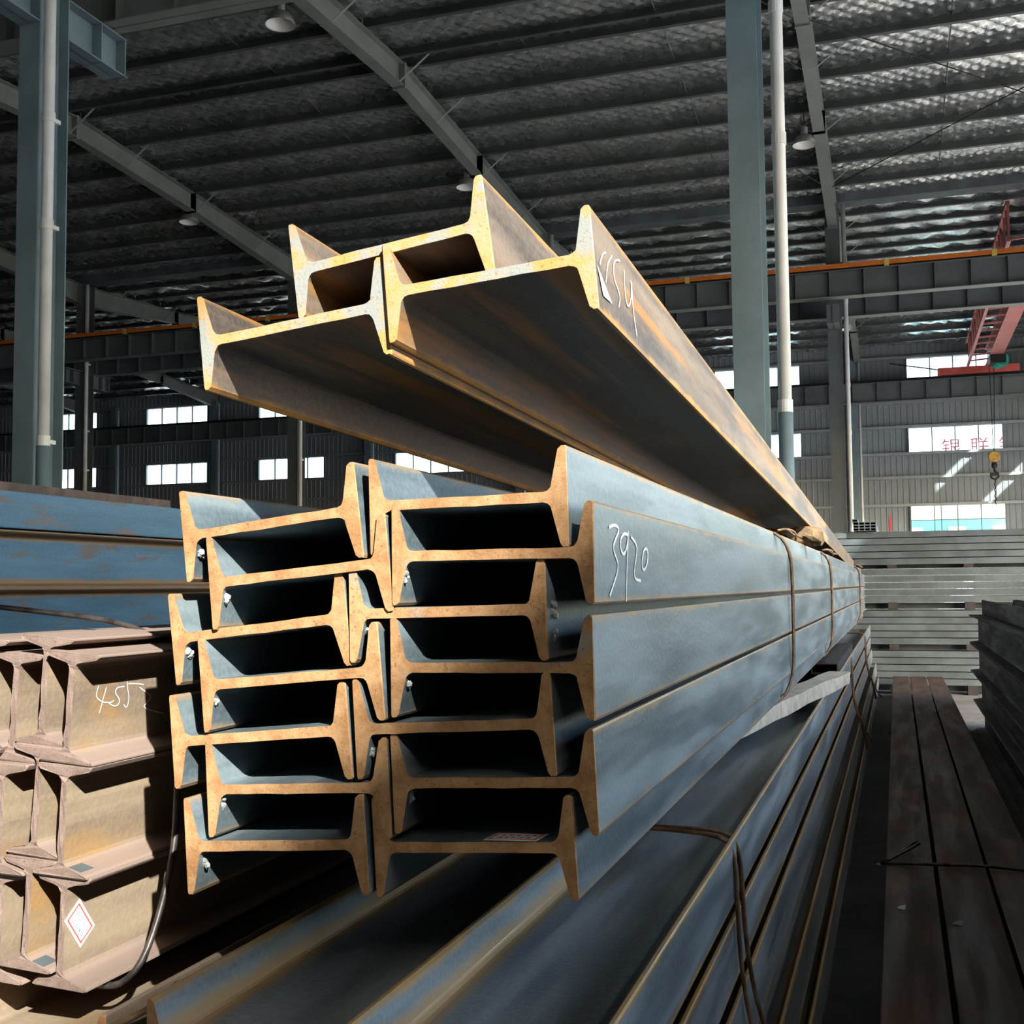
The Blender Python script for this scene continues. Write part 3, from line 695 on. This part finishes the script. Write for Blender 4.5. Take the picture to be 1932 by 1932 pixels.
# skew plank and short tube between bed and bundle
m = MB(); rnd = random.Random(4); n = 14
for i in range(n+1):
    t_ = i/n
    for sx, sz in ((-.05, 0), (.05, 0), (.05, .055), (-.05, .055)):
        m.v.append((sx+rnd.uniform(-.004, .004), 2.9*t_, sz+rnd.uniform(-.004, .004)))
for i in range(n):
    for k in range(4):
        a = i*4+k; b = i*4+(k+1) % 4; m.f.append((a, b, b+4, a+4)); m.mi.append(0)
m.f += [(3, 2, 1, 0), tuple(n*4+k for k in range(4))]; m.mi += [0, 0]
link('timber_plank', m.mesh('timber_plank', 'wood_white'), label='pale splintered plank wedged skew between bundle and bed', cat='plank', loc=(-.60, 2.92, H-.469), rot=(0, 0, math.radians(-6.5)))
def tube_mesh(name, wd, ht, L, t=.004, mat='galvanised'):
    m = MB(); o = [(-wd/2, 0), (wd/2, 0), (wd/2, ht), (-wd/2, ht)]; i_ = [(-wd/2+t, t), (wd/2-t, t), (wd/2-t, ht-t), (-wd/2+t, ht-t)]
    for y in (0, L):
        m.v += [(x, y, z) for x, z in o] + [(x, y, z) for x, z in i_]
    for k in range(4):
        q = (k+1) % 4
        m.f += [(k, q, q+8, k+8), (4+q, 4+k, 12+k, 12+q), (q, k, 4+k, 4+q), (8+k, 8+q, 12+q, 12+k)]; m.mi += [0]*4
    return m.mesh(name, mat)
link('channel_offcut', tube_mesh('channel_offcut', .135, .055, 2.2, .005, 'dark_steel'), label='short dark rectangular tube lying on the bed behind the skew plank', cat='tube', loc=(-.372, 6.35, H-.469))

# wood block under the far part of the raised beams
m = MB(); rnd = random.Random(9); n = 8
for i in range(n+1):
    for k in range(10):
        a = 2*math.pi*k/10; rr = .042*rnd.uniform(.75, 1.2)
        m.v.append((-.62+.30*i/n + (rnd.uniform(-.012, .012) if i in (0, n) else 0), math.cos(a)*rr*1.3, math.sin(a)*rr))
for i in range(n):
    for k in range(10):
        a = i*10+k; b = i*10+(k+1) % 10; m.f.append((a, b, b+10, a+10)); m.mi.append(0)
m.f += [tuple(range(9, -1, -1)), tuple(n*10+k for k in range(10))]; m.mi += [0, 0]
link('wood_block', m.mesh('wood_block', 'wood_brown'), label='splintered brown wood billet propping the raised beams on the bundle', cat='wood', loc=(0, 5.55, H+.222))

# tie wires
def wire(name, paths, r, mat, label, cat='wire', group=None):
    t = link(name, None, label=label, cat=cat, group=group, loc=paths[0][0]); o = Vector(paths[0][0])
    for p in paths:
        P = [Vector(q)-o for q in p]; s = []
        for i in range(len(P)-1):
            for k in range(3): s.append(P[i].lerp(P[i+1], k/3))
        s.append(P[-1])
        for _ in range(2): s = [s[0]] + [(s[i-1]+s[i]*2+s[i+1])/4 for i in range(1, len(s)-1)] + [s[-1]]
        m = MB(); m.tube(s, r, 6); link('strand', m.mesh('strand', mat, True), t)
    return t
def tie(y, dy, label, r=.0045):
    sec = [(-.62, .195), (-.50, .192), (-.388, .188), (-.354, .115), (-.352, .0), (-.352, -.10), (-.352, -.20), (-.354, -.32), (-.385, -.405), (-.50, -.418)]
    P1 = [(x, y + dy*(x+.35)*2, z+H) for x, z in sec]; P2 = [(x+.001, y+.035+dy*(x+.35)*2 - .03*abs(z), z+H) for x, z in sec]
    kn = [(-.40, y+.02, .195+H), (-.37, y+.06, .203+H), (-.36, y+.12, .185+H), (-.33, y+.20, .175+H)]
    kn2 = [(-.40, y+.05, .195+H), (-.38, y+.09, .205+H), (-.345, y+.13, .195+H), (-.35, y+.18, .165+H)]
    wire('tie_wire', [P1, P2, kn, kn2], r, 'wire_rust', label, group='tie wires around the bundle')
tie(4.25, 1.4, 'nearest rusty tie wire looped around the bundle')
tie(6.9, 1.6, 'middle rusty tie wire looped around the bundle', .006)
tie(12.4, 2.0, 'farthest rusty tie wire looped around the bundle', .008)
def tie_low(y, label, r=.0045):
    sec = [(-.54, -.465), (-.42, -.462), (-.32, -.462), (-.296, -.49), (-.296, -.60), (-.292, -.72), (-.275, -.83), (-.235, -.95), (-.215, -1.08)]
    P1 = [(x, y - .25*(x+.3) - .1*(z+.47), z+H) for x, z in sec]; P2 = [(x+.001, y+.05-.05*(x+.3)-.25*(z+.47), z+H) for x, z in sec]
    kn = [(-.222, y+.25, -.99+H), (-.205, y+.27, -1.03+H), (-.19, y+.30, -1.05+H), (-.165, y+.30, -1.09+H)]
    wire('tie_wire', [P1, P2, kn], r, 'wire_rust', label, group='tie wires around the bed beams')
tie_low(2.2, 'doubled rusty tie wire over the near part of the bed of beams')
tie_low(8.0, 'tie wire over the middle of the bed of beams', .006)
tie_low(11.5, 'tie wire over the far part of the bed of beams', .007)

# brown beams standing on edge, left
BV = [beam_mesh('i_beam_brown', 9.0, ['brown_steel', 'cut_brown'], h=.163, b=.094, tw=.009, tip=.0075, root=.0135, upright=True, seed=31+i) for i in range(3)]
BR = {'A1': (-1.1573, -.1702, 4.5), 'A2': (-1.1682, -.3341, 2.5), 'A3': (-1.1717, -.4953, 2.4), 'B1': (-1.2136, -.1477, 3.9), 'B2': (-1.2195, -.3092, 4.0), 'B3': (-1.2309, -.4733, 2.8),
      'C1': (-1.2680, -.1724, 3.9), 'C2': (-1.2782, -.3355, 2.2), 'C3': (-1.2880, -.4970, 2.2), 'D1': (-1.322, -.150, 3.5), 'D2': (-1.332, -.312, 3.0), 'D3': (-1.342, -.475, 2.5)}
cn = {'A': 'right-hand', 'B': 'second', 'C': 'third', 'D': 'leftmost'}; rn = {'1': 'top', '2': 'middle', '3': 'bottom'}
for i, (k, (x, z, a)) in enumerate(BR.items()):
    lab = '%s brown beam in the %s column of the sunlit brown stack' % (rn[k[1]], cn[k[0]])
    if k == 'A1': lab = 'top right brown beam with chalk number on its web'
    if k == 'A3': lab = 'bottom right brown beam with a paper label on its web'
    o = link('steel_beam', BV[i % 3], label=lab, cat='beam', group='brown beams standing on edge', loc=(x, 1.44+random.uniform(-.008, .008), z+H), rot=(0, math.radians(a), 0)); BEAMS[k] = o
strokes('chalk_number', BEAMS['A1'], C4552, .0045, .0008, 'chalk')['label'] = 'white chalk number 4552'
RotX = Matrix.Rotation(math.pi/2, 4, 'Y') @ Matrix.Rotation(math.pi/2, 4, 'Z')
card(BEAMS['A3'], Matrix.Translation((.0048, .0345, .004)) @ RotX @ Matrix.Rotation(math.radians(-52), 4, 'Z'), .062, .040)
for k, y in (('A2', .02), ('B3', .018)):
    m = MB(); m.box(0, .026, 0, .030, 0, .0007)
    link('grey_label', m.mesh('grey_label', 'galvanised'), BEAMS[k], label='grey sticker', loc=(.008, y-.015, -.0668), rot=(0, math.radians(12), 0))

# support beam under the brown stack, wires hanging there
SV = beam_mesh('i_beam_support', 9.0, ['brown_steel', 'cut_rust'], b=.128, seed=41)
flat_beam('S1', -1.20, -.655, 1.5, 1.40, SV, 'rusty support beam lying flat under the brown stack', 'support beams under the brown stack')
flat_beam('S2', -1.49, -.655, 0, 1.40, SV, 'support beam at the far left under the brown stack', 'support beams under the brown stack')
for y, l in ((2.2, 'near'), (7.0, 'far')):
    sleeper(-1.75, -1.02, y, 0, H-.722, l+' timber block under the support beams of the brown stack')
wire('wire_rod', [[(-1.53, 1.70, -.026+H), (-1.42, 1.70, -.036+H), (-1.30, 1.70, -.048+H), (-1.215, 1.70, -.068+H), (-1.165, 1.70, -.10+H), (-1.125, 1.66, -.15+H), (-1.095, 1.62, -.24+H), (-1.085, 1.60, -.33+H), (-1.078, 1.585, -.405+H), (-1.082, 1.55, -.50+H), (-1.085, 1.515, -.555+H), (-1.11, 1.50, -.585+H), (-1.15, 1.50, -.587+H)]], .0052, 'wire_dark',
     'dark wire rod bent over the brown stack and hanging down its side')
wire('wire_rod', [[(-1.10, 1.22, -.60+H), (-1.06, 1.32, -.60+H), (-1.03, 1.42, -.595+H), (-1.02, 1.50, -.588+H)], [(-1.03, 1.52, -.58+H), (-.98, 1.50, -.585+H), (-.93, 1.46, -.592+H), (-.89, 1.42, -.60+H)]], .0048, 'wire_rust',
     'short rusty wire rods lying below the brown stack')

# blue painted beams behind the brown stack
BL = [beam_mesh('i_beam_blue', 12.0, ['blue_steel', 'cut_brown'], h=.205, b=.13, tw=.009, tip=.009, root=.014, upright=True, seed=51+i) for i in range(2)]
for k, (x, zt, nm) in enumerate(((-3.05, .345+.03, 'uppermost'), (-3.0, .218, 'second'), (-3.0, .015, 'third'), (-3.0, -.19, 'fourth'), (-3.0, -.40, 'fifth'))):
    if k == 0:
        link('steel_beam', beam_mesh('i_beam_blue_flat', 12.0, ['blue_steel', 'cut_brown'], h=.205, b=.13, tw=.009, tip=.009, root=.014, seed=55), label='uppermost blue beam lying flat on the blue stack at the left', cat='beam', group='blue painted beams at the left',
             mat=axes((x, 0.4, zt-.065-.02+H), math.radians(0)))
        continue
    link('steel_beam', BL[k % 2], label='%s row of blue painted rust-edged beam in the stack at the left' % nm, cat='beam', group='blue painted beams at the left', loc=(x, 0.4, zt-.1025+H))
m = MB(); m.box(-.09, .09, 0, 6.0, 0, .035); link('plank', m.mesh('plank', 'wood_plank'), label='brown plank lying on top of the blue stack at the left', cat='plank', loc=(-3.05, -1.7, .352+H), rot=(0, 0, 0))
for y, l in ((2.0, 'near'), (5.0, 'far')):
    m = MB(); m.box(-3.2, -2.8, -.1, .1, 0, H-.605); link('support_block', m.mesh('support_block', 'wood_brown'), label=l+' support block under the blue stack', cat='block', loc=(0, y, 0), group='blocks under the blue stack')

# galvanised square tubes lying across the end of the aisle
GL = 10.6; gt = .0905
GT = tube_mesh('square_tube', .20, gt-.012, GL, .006)
tiers = [(.705, 'top'), (.206, 'second'), (-.345, 'third'), (-.875, 'bottom')]
o5 = ['uppermost', 'second', 'middle', 'fourth', 'lowest']
for ti, (zt, nm) in enumerate(tiers):
    nrow = 5
    for r in range(nrow):
        z = zt - gt*(r+1) + H
        if z < 0.0: continue
        link('rectangular_tube', GT, label='%s galvanised rectangular tube in the %s tier of the cross stack' % (o5[r], nm), cat='tube', group='galvanised tubes across the aisle',
             loc=(-4.0+random.uniform(-.03, .03), 16.40+random.uniform(-.006, .006), z), rot=(0, 0, -math.pi/2))
    # spacers below the tier
    zb = zt-gt*5
    nxt = tiers[ti+1][0] if ti < 3 else -H
    if zb-nxt > .02:
        for j, xs in enumerate((-.05, .9, 2.6)):
            m = MB(); m.box(-.06, .06, -.08, .08, 0, zb-nxt-.004); 
            link('spacer_block', m.mesh('spacer_block', 'dark_steel'), label='%s dark spacer block under the %s tier of the cross stack' % (('left', 'middle', 'right')[j], nm), cat='block', group='spacers of the cross stack', loc=(xs, 16.37, nxt+H+.002))
zr = .70 - gt*1.45; UN = 'first second third fourth fifth sixth seventh eighth ninth tenth eleventh twelfth thirteenth fourteenth fifteenth sixteenth seventeenth eighteenth nineteenth twentieth twenty-first twenty-second twenty-third twenty-fourth'.split(); kr = 0
while zr + H > 0.0:
    kr += 1
    link('rectangular_tube', GT, label='%s galvanised tube from the top in the rear row of the cross stack' % UN[kr-1], cat='tube', group='rear tubes of the cross stack', loc=(-4.0, 16.66, zr+H), rot=(0, 0, -math.pi/2)); zr -= gt
HT = tube_mesh('hollow_section', .070, .037, 3.0, .004, 'galvanised')
for r in range(3):
    for c in range(4):
        link('hollow_section', HT, label='%s small hollow section in the %s row of the little bundle on the cross stack' % (('first', 'second', 'third', 'fourth')[c], ('bottom', 'middle', 'top')[r]), cat='tube', group='small hollow sections on the cross stack', loc=(-.49+.073*c, 16.2, .707+H+.039*r))
link('hollow_section', HT, label='odd hollow section lying on the top left of the little bundle', cat='tube', group='small hollow sections on the cross stack', loc=(-.50, 16.15, .707+H+.118))

# beams on the floor of the aisle and the dark stack at the right
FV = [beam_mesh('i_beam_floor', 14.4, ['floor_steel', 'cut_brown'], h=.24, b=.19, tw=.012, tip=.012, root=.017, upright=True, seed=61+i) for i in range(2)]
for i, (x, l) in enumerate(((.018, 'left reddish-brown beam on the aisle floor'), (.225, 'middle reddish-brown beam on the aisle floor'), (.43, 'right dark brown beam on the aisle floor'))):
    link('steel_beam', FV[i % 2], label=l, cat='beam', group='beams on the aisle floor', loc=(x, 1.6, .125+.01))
for y, l in ((3.0, 'near'), (12.0, 'far')):
    m = MB(); m.box(-.12, .56, -.05, .05, 0, .0145); link('floor_batten', m.mesh('floor_batten', 'wood_brown'), label=l+' thin batten under the aisle floor beams', cat='batten', loc=(0, y, 0))
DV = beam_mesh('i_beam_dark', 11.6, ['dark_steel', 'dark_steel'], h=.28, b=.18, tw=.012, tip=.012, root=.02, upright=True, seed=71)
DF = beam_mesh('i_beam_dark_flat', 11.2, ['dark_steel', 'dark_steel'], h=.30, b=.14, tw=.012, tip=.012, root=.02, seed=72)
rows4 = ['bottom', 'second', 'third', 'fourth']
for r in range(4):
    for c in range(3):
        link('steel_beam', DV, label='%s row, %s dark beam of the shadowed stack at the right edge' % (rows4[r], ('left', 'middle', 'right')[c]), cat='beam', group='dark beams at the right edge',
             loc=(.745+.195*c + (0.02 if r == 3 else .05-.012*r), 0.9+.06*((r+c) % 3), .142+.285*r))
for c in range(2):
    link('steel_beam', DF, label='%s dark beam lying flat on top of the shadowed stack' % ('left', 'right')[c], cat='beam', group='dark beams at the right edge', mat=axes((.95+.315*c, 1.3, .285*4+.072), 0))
# tie wires on the aisle beams and bits of litter
wire('tie_wire', [[(-.10, 5.3, .262), (.10, 5.28, .272), (.33, 5.32, .272), (.55, 5.3, .262)], [(-.08, 5.35, .263), (.0, 5.5, .28), (.05, 5.6, .30)], [(-.08, 5.33, .263), (.02, 5.42, .30), (.06, 5.5, .31)]], .008, 'wire_dark', 'dark tie wire with twisted ends across the aisle floor beams', group=None)
for i, (x, y, z, l) in enumerate(((-.02, 4.6, .255, 'small white scrap on the left aisle beam'), (.17, 4.45, .255, 'small white scrap on the middle aisle beam'), (-.13, 6.4, .002, 'pinkish scrap of paper on the aisle floor'))):
    m = MB(); rnd = random.Random(i); m.add([(rnd.uniform(-.02, -.008), -.015, .004), (.015, -.012, .0), (.018, .016, .012), (-.012, .018, .002), (0, 0, .012)], [(0, 1, 4), (1, 2, 4), (2, 3, 4), (3, 0, 4)])
    link('paper_scrap', m.mesh('paper_scrap', 'paper'), label=l, cat='litter', group='paper scraps', loc=(x, y, z+.001))
